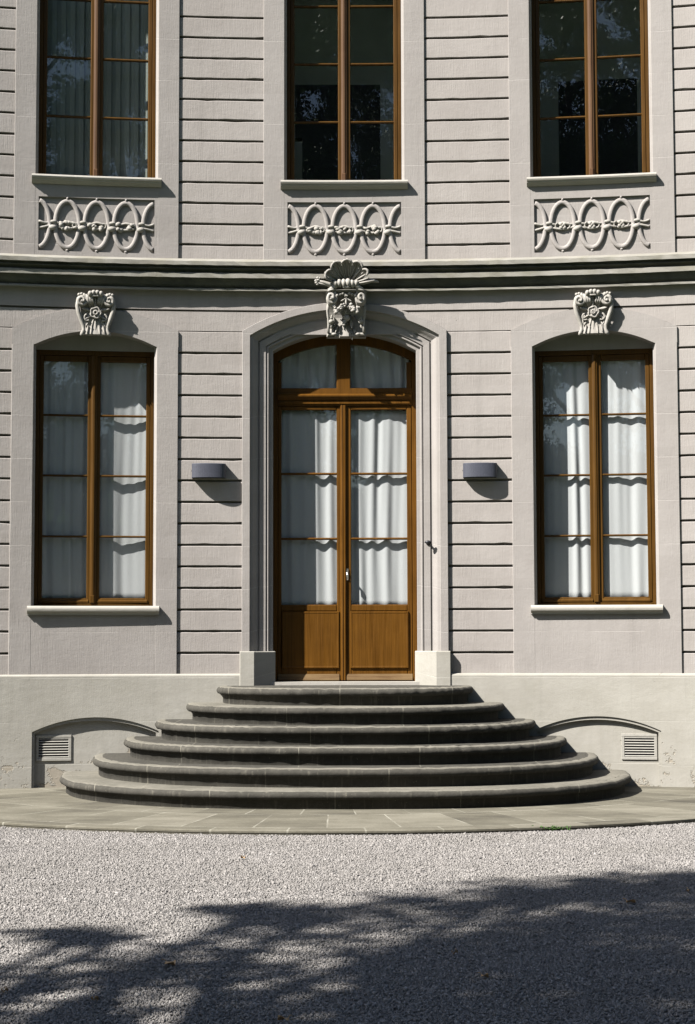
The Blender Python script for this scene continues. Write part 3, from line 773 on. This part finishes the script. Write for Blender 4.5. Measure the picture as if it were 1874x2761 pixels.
# ------------------------------------------------------------------ staircase
stair = empty('staircase'); tag(stair, 'weathered dark stone staircase of six rounded steps below the door', 'stairs')
TOPS = [.200, .374, .546, .718, .889, 1.060]
for k, zt_ in enumerate(TOPS):
    a0, b0 = 2.822-.312*k, 2.612-.312*k
    z0 = -.05 if k == 0 else TOPS[k-1]-.04
    ov = .062
    pr = [(0, z0), (0, zt_-.080), (.022, zt_-.079), (ov-.016, zt_-.074), (ov-.004, zt_-.060), (ov, zt_-.042), (ov-.005, zt_-.024), (ov-.020, zt_-.009), (ov-.045, zt_-.002), (ov-.10, zt_)]
    rr = random.Random(7+k); N = 150
    wob = [0.0]*N
    for h_ in range(9):
        f_, ph, am = rr.uniform(2, 40), rr.uniform(0, 6.3), rr.uniform(.0006, .0026)
        wob = [wv+am*math.sin(f_*i/N*6.28+ph) for i, wv in enumerate(wob)]
    chips = [max(0, rr.gauss(0, 1)-2.1)*.010 for _ in range(N)]
    rows = []
    for pi_, (o_, z) in enumerate(pr):
        row = []
        nose = 2 <= pi_ <= 8
        for i in range(N):
            t = math.pi*(1-i/(N-1)); ct, st = math.cos(t), math.sin(t)
            a1, b1 = a0+o_+(wob[i]-chips[i] if nose else wob[i]*.4), b0+o_+(wob[i]-chips[i] if nose else wob[i]*.4)
            row.append((a1*math.copysign(abs(ct)**(2/2.55), ct), -b1*abs(st)**(2/2.55), z+(wob[(i*3) % N]*.5-chips[i]*.4 if pi_ >= 6 else 0)))
        row[0] = (row[0][0], .35, row[0][2]); row[-1] = (row[-1][0], .35, row[-1][2])
        rows.append(row)
    m = MB()
    m.grid(rows, False, True)
    top = rows[-1]; n = len(top)
    m.add(list(top), [tuple(range(n))])
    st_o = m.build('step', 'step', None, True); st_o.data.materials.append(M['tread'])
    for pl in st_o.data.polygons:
        if pl.normal.z > .80 and pl.center.z > zt_-.03: pl.material_index = 1  # paler upward faces: foot wear plus sun from above put into the colour
    under(stair, st_o)

# ------------------------------------------------------------------ ground
gm = MB(); gm.add([(-4.7, -14, -.006), (4.7, -14, -.006), (4.7, 2, -.006), (-4.7, 2, -.006)], [(0, 1, 2, 3)])
go = gm.build('gravel_ground', 'gravel_bed', None, True); go['kind'] = 'structure'
lm = MB(); lm.add([(-160, -160, -.02), (160, -160, -.02), (160, 90, -.02), (-160, 90, -.02)], [(0, 1, 2, 3)])  # unseen dark grass added round the gravel to cut bounced sunlight
lo_ = lm.build('added_lawn', 'added_lawn', None, True); lo_['kind'] = 'structure'
pv = MB(); rows = []
for rr_, z in ((APR-.012, -.02), (APR-.004, .012), (APR, .016), (APR, .030), (APR-.010, .036)):
    rows.append([(APC[0]+rr_*math.sin(t), APC[1]-rr_*math.cos(t), z) for t in frange(-1.35, 1.35, .03)])
for q in (.9, .75, .6, .45, .3):
    rows.append([(APC[0]+APR*q*math.sin(t), APC[1]-APR*q*math.cos(t), .034) for t in frange(-1.35, 1.35, .03)])
pv.grid(rows); po = pv.build('pavement', 'pave', None, True); po['kind'] = 'structure'
# crushed stone: angular chips lying over the bed
rng = np.random.default_rng(5)
def chips_mesh(name, N, x0, x1, y0, y1, size):
    P = np.stack([rng.uniform(x0, x1, N), rng.uniform(y0, y1, N)], 1)
    d = np.hypot(P[:, 0]-APC[0], P[:, 1]-APC[1]); P = P[d > APR+.006]; N = len(P)
    base = np.array([[1, 0, 0], [0, 1, 0], [-1, 0, 0], [0, -1, 0], [0, 0, 1], [0, 0, -1]], float)
    V = base[None]*np.ones((N, 1, 1))+rng.normal(0, .22, (N, 6, 3))
    s_ = size*np.exp(rng.normal(0, .32, N)); V = V*(s_[:, None, None]*np.array([1.0, .78, .60])[None, None])
    q = rng.normal(0, 1, (N, 4)); q /= np.linalg.norm(q, axis=1)[:, None]; w_, x_, y_, z_ = q.T
    Rm = np.stack([1-2*(y_*y_+z_*z_), 2*(x_*y_-z_*w_), 2*(x_*z_+y_*w_), 2*(x_*y_+z_*w_), 1-2*(x_*x_+z_*z_), 2*(y_*z_-x_*w_), 2*(x_*z_-y_*w_), 2*(y_*z_+x_*w_), 1-2*(x_*x_+y_*y_)], 1).reshape(N, 3, 3)
    V = np.einsum('nij,nkj->nki', Rm, V)
    V[:, :, 0] += P[:, :1]; V[:, :, 1] += P[:, 1:]; V[:, :, 2] += (rng.uniform(-.40, .25, N)*s_)[:, None]
    T = np.array([[0, 1, 4], [1, 2, 4], [2, 3, 4], [3, 0, 4], [1, 0, 5], [2, 1, 5], [3, 2, 5], [0, 3, 5]])
    F = (T[None]+6*np.arange(N)[:, None, None]).reshape(-1)
    me = bpy.data.meshes.new(name); me.vertices.add(6*N); me.vertices.foreach_set('co', V.reshape(-1).astype(np.float32))
    me.loops.add(24*N); me.loops.foreach_set('vertex_index', F.astype(np.int32))
    me.polygons.add(8*N); me.polygons.foreach_set('loop_start', np.arange(0, 24*N, 3, dtype=np.int32))
    me.update(calc_edges=True); me.validate()
    me.materials.append(M['pebble']); o = bpy.data.objects.new(name, me); COL.objects.link(o); return o
st = chips_mesh('gravel_stones', 560000, -3.6, 3.6, -11.6, -3.0, .0060); st['kind'] = 'stuff'

# ------------------------------------------------------------------ things on and by the facade
for sg, lab in ((-1, 'slate grey half round wall lamp to the left of the door'), (1, 'slate grey half round wall lamp to the right of the door')):
    c = sg*1.417 if sg > 0 else -1.424
    e_ = empty('wall_lamp', bend(c, 0, 3.295)); tag(e_, lab, 'wall lamp', 'wall lamps beside the door')
    n = 22; half, dep = .178, .118
    out = [(c-half, -.018), (c-half, .050)]+[(c-half*math.cos(math.pi*i/n), .050+(dep-.05)*math.sin(math.pi*i/n)) for i in range(1, n)]+[(c+half, .050), (c+half, -.018)]
    inn_ = [(c+(x-c)*.94, r-.006 if r > 0 else r) for x, r in out]
    m = MB()
    m.grid([[(x, r, 3.238) for x, r in inn_], [(x, r, 3.222) for x, r in inn_], [(x, r, 3.222) for x, r in out], [(x, r, 3.364) for x, r in out], [(c+(x-c)*.985, r-.004, 3.369) for x, r in out], [(x, r, 3.369) for x, r in inn_], [(x, r, 3.350) for x, r in inn_]], True, False, False)
    under(e_, m.build('housing', 'lamp'))
    for z in (3.236, 3.352):
        m = MB(); k = len(inn_); m.add([(x, r, z) for x, r in inn_], [tuple(range(k))]); m.add([(x, r, z+.004) for x, r in inn_], [tuple(range(k))])
        under(e_, m.build('lens', 'frosted'))
    for sx in (-1, 1):
        m = MB(); m.tube([(c+sx*(half+.001), .022, 3.295), (c+sx*(half+.006), .022, 3.295)], .007, 8); under(e_, m.build('screw', 'dark_metal'))
for c, lab in ((-3.001, 'louvred ventilation grille in the blind arch left of the stairs'), (3.023, 'louvred ventilation grille in the blind arch right of the stairs')):
    e_ = empty('vent_grille', bend(c, .01, .435)); tag(e_, lab, 'vent', 'ventilation grilles beside the stairs')
    m = MB(); x0, x1, z0, z1 = c-.180, c+.180, .302, .566; t_ = .030
    m.cbox(x0, x1, -.02, .007, z0, z0+t_, .003); m.cbox(x0, x1, -.02, .007, z1-t_, z1, .003); m.cbox(x0, x0+t_, -.02, .006, z0+t_, z1-t_, .003); m.cbox(x1-t_, x1, -.02, .006, z0+t_, z1-t_, .003)
    under(e_, m.build('frame', 'grille'))
    m = MB()
    for i in range(8):
        z = z0+t_+.012+i*.0265
        m.sweep_s([(-.003, z+.001), (-.001, z+.003), (.006, z-.003), (.006, z-.006), (.003, z-.006)], x0+t_, x1-t_)
    under(e_, m.build('louvre', 'grille'))
    m = MB(); m.box(x0+t_, x1-t_, -.03, -.0035, z0+t_, z1-t_); under(e_, m.build('backing', 'black'))
e_ = empty('bell_push', bend(.866, -.066, 2.545)); tag(e_, 'small black bell knob on the right side of the door surround', 'bell')
m = MB(); m.tube([(.872, -.08, 2.545), (.872, -.055, 2.545)], .026, 14); under(e_, m.build('base_plate', 'dark_metal'))
m = MB(); m.tube([(.872, -.06, 2.545), (.872, .005, 2.547)], .011, 10); m.ell((.872, .010, 2.547), (.040, .022, .018)); under(e_, m.build('knob', 'dark_metal'))

# curtains: one hanging cloth behind every leaf
def curtain(x0, x1, zb, zt_, rho, seed, label, group, top=None, folds=4.2, amp=.016):
    r = random.Random(seed); m = MB(); nx, nz = 64, 26
    ph = [r.uniform(0, 6.3) for _ in range(6)]; rows = []
    for i in range(nz+1):
        u = i/nz; row = []
        for j in range(nx+1):
            q = j/nx
            wv = math.sin(2*math.pi*(folds*q+.30*math.sin(2*math.pi*q*.8+ph[0])+.12*math.sin(u*2.5+ph[1]+2*q))+ph[2])
            w2 = .45*math.sin(2*math.pi*(folds*2.1*q+.15*math.sin(u*3+ph[3]))+ph[4])*(.35+.65*(u))
            am = amp*(1.0-.35*abs(u-.45))*(.55+.45*math.sin(5.3*q+ph[1]*2+u*1.3)**2*1.6)
            z = zb+(zt_-zb)*u
            if top is not None: z = zb+(top(x0+(x1-x0)*q)-zb)*u
            xx = x0+(x1-x0)*q+.010*math.sin(u*3.1+ph[5])*math.sin(math.pi*q)
            row.append((xx, rho-.004+am*(wv*.8+w2*.55), z))
        rows.append(row)
    m.grid(rows, False, True)
    o = m.build('curtain', 'curtain'); tag(o, label, 'curtain', group)
    sd = o.modifiers.new('cloth_thickness', 'SOLIDIFY'); sd.thickness = .003; sd.offset = -1
    return o
CG = 'white curtains behind the ground floor glass'
curtain(-WB-.556, -WB-.045, 1.93, 4.56, -.277, 1, 'shaded white curtain behind the left leaf of the lower left window', CG, folds=4.4, amp=.015)
curtain(-WB+.045, -WB+.556, 1.93, 4.56, -.277, 2, 'part sunlit white curtain behind the right leaf of the lower left window', CG, folds=2.6, amp=.0115)
curtain(WB-.556, WB-.045, 1.93, 4.56, -.277, 3, 'white curtain behind the left leaf of the lower right window', CG, folds=3.3, amp=.014)
curtain(WB+.045, WB+.556, 1.93, 4.56, -.277, 4, 'sunlit white curtain behind the right leaf of the lower right window', CG, folds=2.6, amp=.013)
curtain(-.685, -.055, 1.87, 4.00, -.372, 5, 'white curtain behind the glass of the left door leaf', CG, folds=3.6, amp=.013)
curtain(.030, .680, 1.87, 4.00, -.372, 6, 'bright white curtain behind the glass of the right door leaf', CG, folds=3.8, amp=.014)
curtain(-.685, -.055, 4.17, 4.7, -.372, 7, 'dim white curtain in the left half of the arched light over the door', CG, lambda x: darc(x)-.04, folds=5)
curtain(.030, .680, 4.17, 4.7, -.372, 8, 'dim white curtain in the right half of the arched light over the door', CG, lambda x: darc(x)-.04, folds=5)

e_ = empty('vertical_blind', bend(-WB, -.36, 9.3)); tag(e_, 'grey vertical slat blind behind the upper left window', 'blind')
for i in range(13):
    x = -WB-.575+i*.0955; m = MB(); t_ = .30+.05*math.sin(i*1.7)
    dx, dr = .051*math.cos(t_), .051*math.sin(t_)
    m.grid([[(x-dx, -.425-dr, z), (x, -.423+.006, z), (x+dx, -.425+dr, z), (x+dx, -.428+dr, z), (x, -.426+.006, z), (x-dx, -.428-dr, z)] for z in (6.42, 9.3)], True, False, True)
    under(e_, m.build('slat', 'blind'))
m = MB(); m.box(-WB-.62, -WB+.62, -.455, -.395, 9.3, 9.36); under(e_, m.build('rail', 'grille'))

for c, x0, x1, zz, lab in ((0, -.52, .385, 7.95, 'black stepped partition board inside the upper middle window'), (WB, 2.27, 3.09, 7.93, 'black partition board inside the upper right window')):
    e_ = empty('partition_board', bend(c, -1.6, 5.55)); tag(e_, lab, 'partition')
    m = MB()
    pts = [(x0+(.075 if c == 0 else 0), 5.55), (x1, 5.55), (x1, zz), (x0, zz)]+([(x0, 7.32), (x0+.075, 7.32)] if c == 0 else [])
    m.poly(pts, -1.75, -1.6); under(e_, m.build('board', 'partition'))
    m = MB(); m.box(x0, x1, -1.95, -1.755, 5.551, 5.62); under(e_, m.build('foot', 'partition'))

# ------------------------------------------------------------------ small plants and fallen leaves
m = MB(); rr = random.Random(3)
for i in range(26):
    x = 1.66+max(-.14, min(.14, rr.gauss(0, .07))); y = -4.055+rr.uniform(-.03, .03)+.10*(x-1.66)
    for j in range(3):
        t = rr.uniform(0, 6.3); L = rr.uniform(.02, .05); h_ = rr.uniform(.012, .042)
        m.add([(x, y, 0), (x+L*.5*math.cos(t)-.008*math.sin(t), y+L*.5*math.sin(t)+.008*math.cos(t), h_), (x+L*math.cos(t), y+L*math.sin(t), h_*.8), (x+L*.5*math.cos(t)+.008*math.sin(t), y+L*.5*math.sin(t)-.008*math.cos(t), h_)], [(0, 1, 2, 3)])
tag(m.build('weed', 'weed', None, True), 'small green weed growing at the curved edge of the pavement', 'weed')
def leaf(x, y, ang, L, label):
    m = MB(); rows = []
    for i in range(9):
        u = i/8; wd = L*.30*math.sin(math.pi*min(1, u*.93+.035))
        rows.append([(L*(u-.5), -wd, .018+.010*math.sin(u*5)), (L*(u-.5), 0, .010+.012*u*u), (L*(u-.5), wd, .022+.008*math.cos(u*4))])
    m.grid(rows, False, True); m.tube([(L*.5, 0, .022), (L*.62, .004, .028), (L*.75, .010, .026)], .0018, 5)
    o = m.build('fallen_leaf', 'deadleaf', None, True); o.location = (x, y, 0); o.rotation_euler = (rnd.uniform(-.2, .2), rnd.uniform(-.2, .2), ang)
    tag(o, label, 'leaf', 'dry leaves on the gravel')
leaf(-0.830, -9.872, 2.20, 0.085, 'pale tan dry leaf lying near the middle of the lower left gravel')
leaf(-1.069, -10.699, 1.49, 0.055, 'rusty dry leaf lying at the lower left of the shaded gravel')
leaf(-1.489, -10.515, 1.48, 0.050, 'dry leaf on the gravel at the left edge')
leaf(1.659, -7.960, 2.20, 0.075, 'dark dry leaf in the shade at the right of the gravel')
leaf(0.536, -9.607, 1.16, 0.050, 'tan dry leaf in the shade right of the centre')
leaf(0.632, -10.196, 2.49, 0.040, 'small yellowish leaf in the shade nearest the right bottom corner')
leaf(-0.721, -5.866, -0.05, 0.030, 'tiny dry leaf on the sunlit gravel left of the centre')
leaf(-0.253, -11.089, -0.02, 0.045, 'dry leaf at the bottom edge of the gravel')
leaf(2.085, -7.520, 1.39, 0.040, 'small brown leaf by the right edge of the gravel')
# ------------------------------------------------------------------ trees behind the viewer: they cast the shade on the gravel and stand in the window reflections; the outer unseen ones are added to cut sky light
def tree(name, label, T, lobes, leaf_size, dens, seed, trunk_r, gaps=(), group=None, per=26):
    r = np.random.default_rng(seed); e_ = empty(name, (T[0], T[1], 0)); tag(e_, label, 'tree', group)
    tb = MB(); top = max(l[2] for l in lobes)*.86
    path = [(T[0]+.25*math.sin(z*.5+seed), T[1]+.25*math.cos(z*.43+seed), z) for z in frange(-.2, top, 1.0)]
    tb.tube(path, [trunk_r*(1-.85*i/(len(path)-1)) for i in range(len(path))], 12)
    for (x, y, z, rad, *_) in lobes:
        zb = max(1.5, z-max(1.2, rad*1.0)-.35*math.hypot(x-T[0], y-T[1])); zb = min(zb, top-.5)
        b0 = (T[0]+.25*math.sin(zb*.5+seed), T[1]+.25*math.cos(zb*.43+seed), zb)
        mid = tuple((p+q)/2 for p, q in zip(b0, (x, y, z-.2)))
        tb.tube([b0, (mid[0], mid[1], mid[2]-.15), (x, y, z)], [trunk_r*.33, trunk_r*.2, .02], 7)
        for k in range(7):
            d = r.normal(0, 1, 3); d /= np.linalg.norm(d); 
            tb.tube([(x*.6+mid[0]*.4, y*.6+mid[1]*.4, z*.6+mid[2]*.4), (x+d[0]*rad*.5, y+d[1]*rad*.5, z+d[2]*rad*.5), (x+d[0]*rad*.95, y+d[1]*rad*.95, z+d[2]*rad*.9)], [trunk_r*.10+.01, .02, .006], 5)
    under(e_, tb.build('trunk', 'bark', None, True))
    Vs = []
    for (x, y, z, rad, *den) in lobes:
        ncl = max(5, int(dens*rad*rad*3.2*(den[0] if den else 1)))
        d = r.normal(0, 1, (ncl, 3)); d /= np.linalg.norm(d, axis=1)[:, None]
        cl = np.array([x, y, z])+d*(rad*(.30+.68*r.uniform(0, 1, ncl)**.6))[:, None]*np.array([1, 1, .85])
        if gaps:             # openings in the crown that let sun through to the ground
            gx, gy = cl[:, 0]+hd.x*cl[:, 2], cl[:, 1]+hd.y*cl[:, 2]; keep = np.ones(len(cl), bool)
            for (px, py, rx, ry) in gaps: keep &= (((gx-px)/rx)**2+((gy-py)/ry)**2 > 1)
            cl = cl[keep]
            if len(cl) == 0: continue
        C_ = np.repeat(cl, per, 0)+r.normal(0, 1, (len(cl)*per, 3))*(.14*rad**.5)
        n_ = len(C_); L = leaf_size*np.exp(r.normal(0, .25, n_))
        u = r.normal(0, 1, (n_, 3)); u /= np.linalg.norm(u, axis=1)[:, None]
        w_ = np.cross(u, r.normal(0, 1, (n_, 3))); w_ /= np.linalg.norm(w_, axis=1)[:, None]
        Vs.append(np.stack([C_-u*L[:, None]*.5, C_+w_*L[:, None]*.30, C_+u*L[:, None]*.5, C_-w_*L[:, None]*.30], 1))
    V = np.concatenate(Vs); N = len(V)
    me = bpy.data.meshes.new('crown'); me.vertices.add(4*N); me.vertices.foreach_set('co', V.reshape(-1).astype(np.float32))
    me.loops.add(4*N); me.loops.foreach_set('vertex_index', np.arange(4*N, dtype=np.int32))
    me.polygons.add(N); me.polygons.foreach_set('loop_start', np.arange(0, 4*N, 4, dtype=np.int32)); me.update(calc_edges=True)
    me.materials.append(M['leaf']); o = bpy.data.objects.new('crown', me); COL.objects.link(o); under(e_, o)
    return e_
T0 = (-8.6, -16.6)
hd = Vector((math.sin(a), math.cos(a)))/math.tan(e)
def shl(px, py, rad, z, den=1.0): return (px-hd.x*z, py-hd.y*z, z, rad, den)      # a clump at height z whose shade falls round (px, py)
SH = [shl(3.1, -8.05, 1.62, 13.6), shl(1.55, -8.30, 1.50, 12.2), shl(.35, -9.25, 1.30, 11.2, .75), shl(2.2, -10.9, 2.0, 12.0), shl(-.5, -11.3, 1.4, 9.2, .40), shl(4.9, -7.9, 1.8, 15.0),
      shl(5.5, -9.9, 1.7, 15.6), shl(.9, -10.75, 1.15, 11.0, .6), shl(1.7, -9.7, 1.25, 12.4), shl(2.7, -9.7, 1.3, 13.0), shl(1.3, -11.6, 1.2, 11.4), shl(.5, -9.9, .7, 11.0), shl(-1.40, -8.95, .30, 10.4), shl(-1.18, -9.02, .22, 10.5), shl(-2.2, -12.3, 1.7, 7.2, .40), shl(.6, -12.8, 1.8, 9.8), shl(-1.35, -10.2, .55, 9.8, .5), shl(3.6, -12.2, 1.9, 13.2),
      shl(-4.5, -13.6, 1.6, 5.4), shl(-2.2, -10.4, .60, 9.0, .5), shl(-.75, -9.62, .36, 10.4), shl(-.58, -8.30, .33, 11.0), shl(-.15, -8.25, .42, 11.4), shl(.9, -7.75, .55, 12.0), shl(1.4, -7.35, .55, 12.2), shl(2.0, -7.15, .6, 12.8)]
GAPS = [(-1.52, -9.62, .42, .14), (-.98, -10.08, .16, .12), (-.86, -8.93, .30, .30), (-.25, -9.70, .42, .16), (-.48, -10.42, .40, .14), (-1.40, -10.48, .42, .16), (-.75, -10.85, .35, .14), (-1.1, -9.55, .30, .10), (.45, -10.1, .35, .12), (-.1, -8.95, .30, .14), (.05, -8.72, .22, .10), (.75, -8.80, .30, .10), (1.9, -9.3, .25, .12), (-.2, -10.95, .3, .1)]
tree('shade_tree', 'tall leafy tree standing beside the viewer and shading the gravel', T0, SH, .13, 15, 21, .34, GAPS)
r3 = np.random.default_rng(77)
BT = [(-7.5, -38, 26, 'tall broadleaf tree reflected in the upper right window'), (-2.4, -41, 29, 'tallest broadleaf tree behind the viewer, right of the middle window reflection'), (2.6, -40, 28, 'tall broadleaf tree reflected in the upper middle window'), (8.0, -38, 26, 'broad leafy tree reflected in the upper left window'),
      (-14, -36, 22, 'unseen leafy tree added beyond the left edge of the grass to cut sky light'), (14.5, -36, 22, 'unseen leafy tree added beyond the right edge of the grass to cut sky light'), (-22, -33, 20, 'unseen leafy tree added at the far left corner to cut sky light'), (22, -32, 22, 'unseen leafy tree added at the far right corner to cut sky light'),
      (-28, -24, 17, 'outermost unseen leafy tree added on the left side to cut sky light'), (25, -22, 20, 'outermost unseen leafy tree added on the right side to cut sky light'), (22, -12, 17, 'unseen leafy tree added nearest the house on the right side to cut sky light')]
for i, (tx, ty, H, lab) in enumerate(BT):
    lb = []
    for k in range(30):
        z = H*(.10+.88*(k+.5)/30); rr_ = 4.3*math.sin(math.pi*min(.95, (z/H+.06)/1.08))**.6; t = k*2.4+i
        q = rr_*math.sqrt(r3.uniform(.1, 1)); lb.append((tx+q*math.cos(t), ty+q*math.sin(t), z, r3.uniform(1.2, 2.0)))
    tree('broadleaf_tree', lab, (tx, ty), lb, (.12 if i < 4 else .24), (11.5 if i < 4 else 6.0), 100+i, .38, group='broadleaf trees behind the viewer', per=70 if i < 4 else 30)

hm = MB(); rr = random.Random(8); rows = []
for x in frange(-70, 70, 1.0):
    o_ = [rr.uniform(-.25, .25) for _ in range(7)]
    rows.append([(x, -58+o_[0], -.1), (x, -56+o_[1], 0), (x, -55.8+o_[2], 3), (x, -56+o_[3], 6.5+o_[4]), (x, -57, 8+o_[5]), (x, -58.5+o_[6], 7.5), (x, -59, 0)])
hm.grid(rows, True, False, True)
hd_ = hm.build('added_hedge', 'leaf', None, True); tag(hd_, 'long dark unseen screen of leaves added to hide low sky from the panes', 'added_hedge')  # added out of view to keep low sky out of the pane reflections
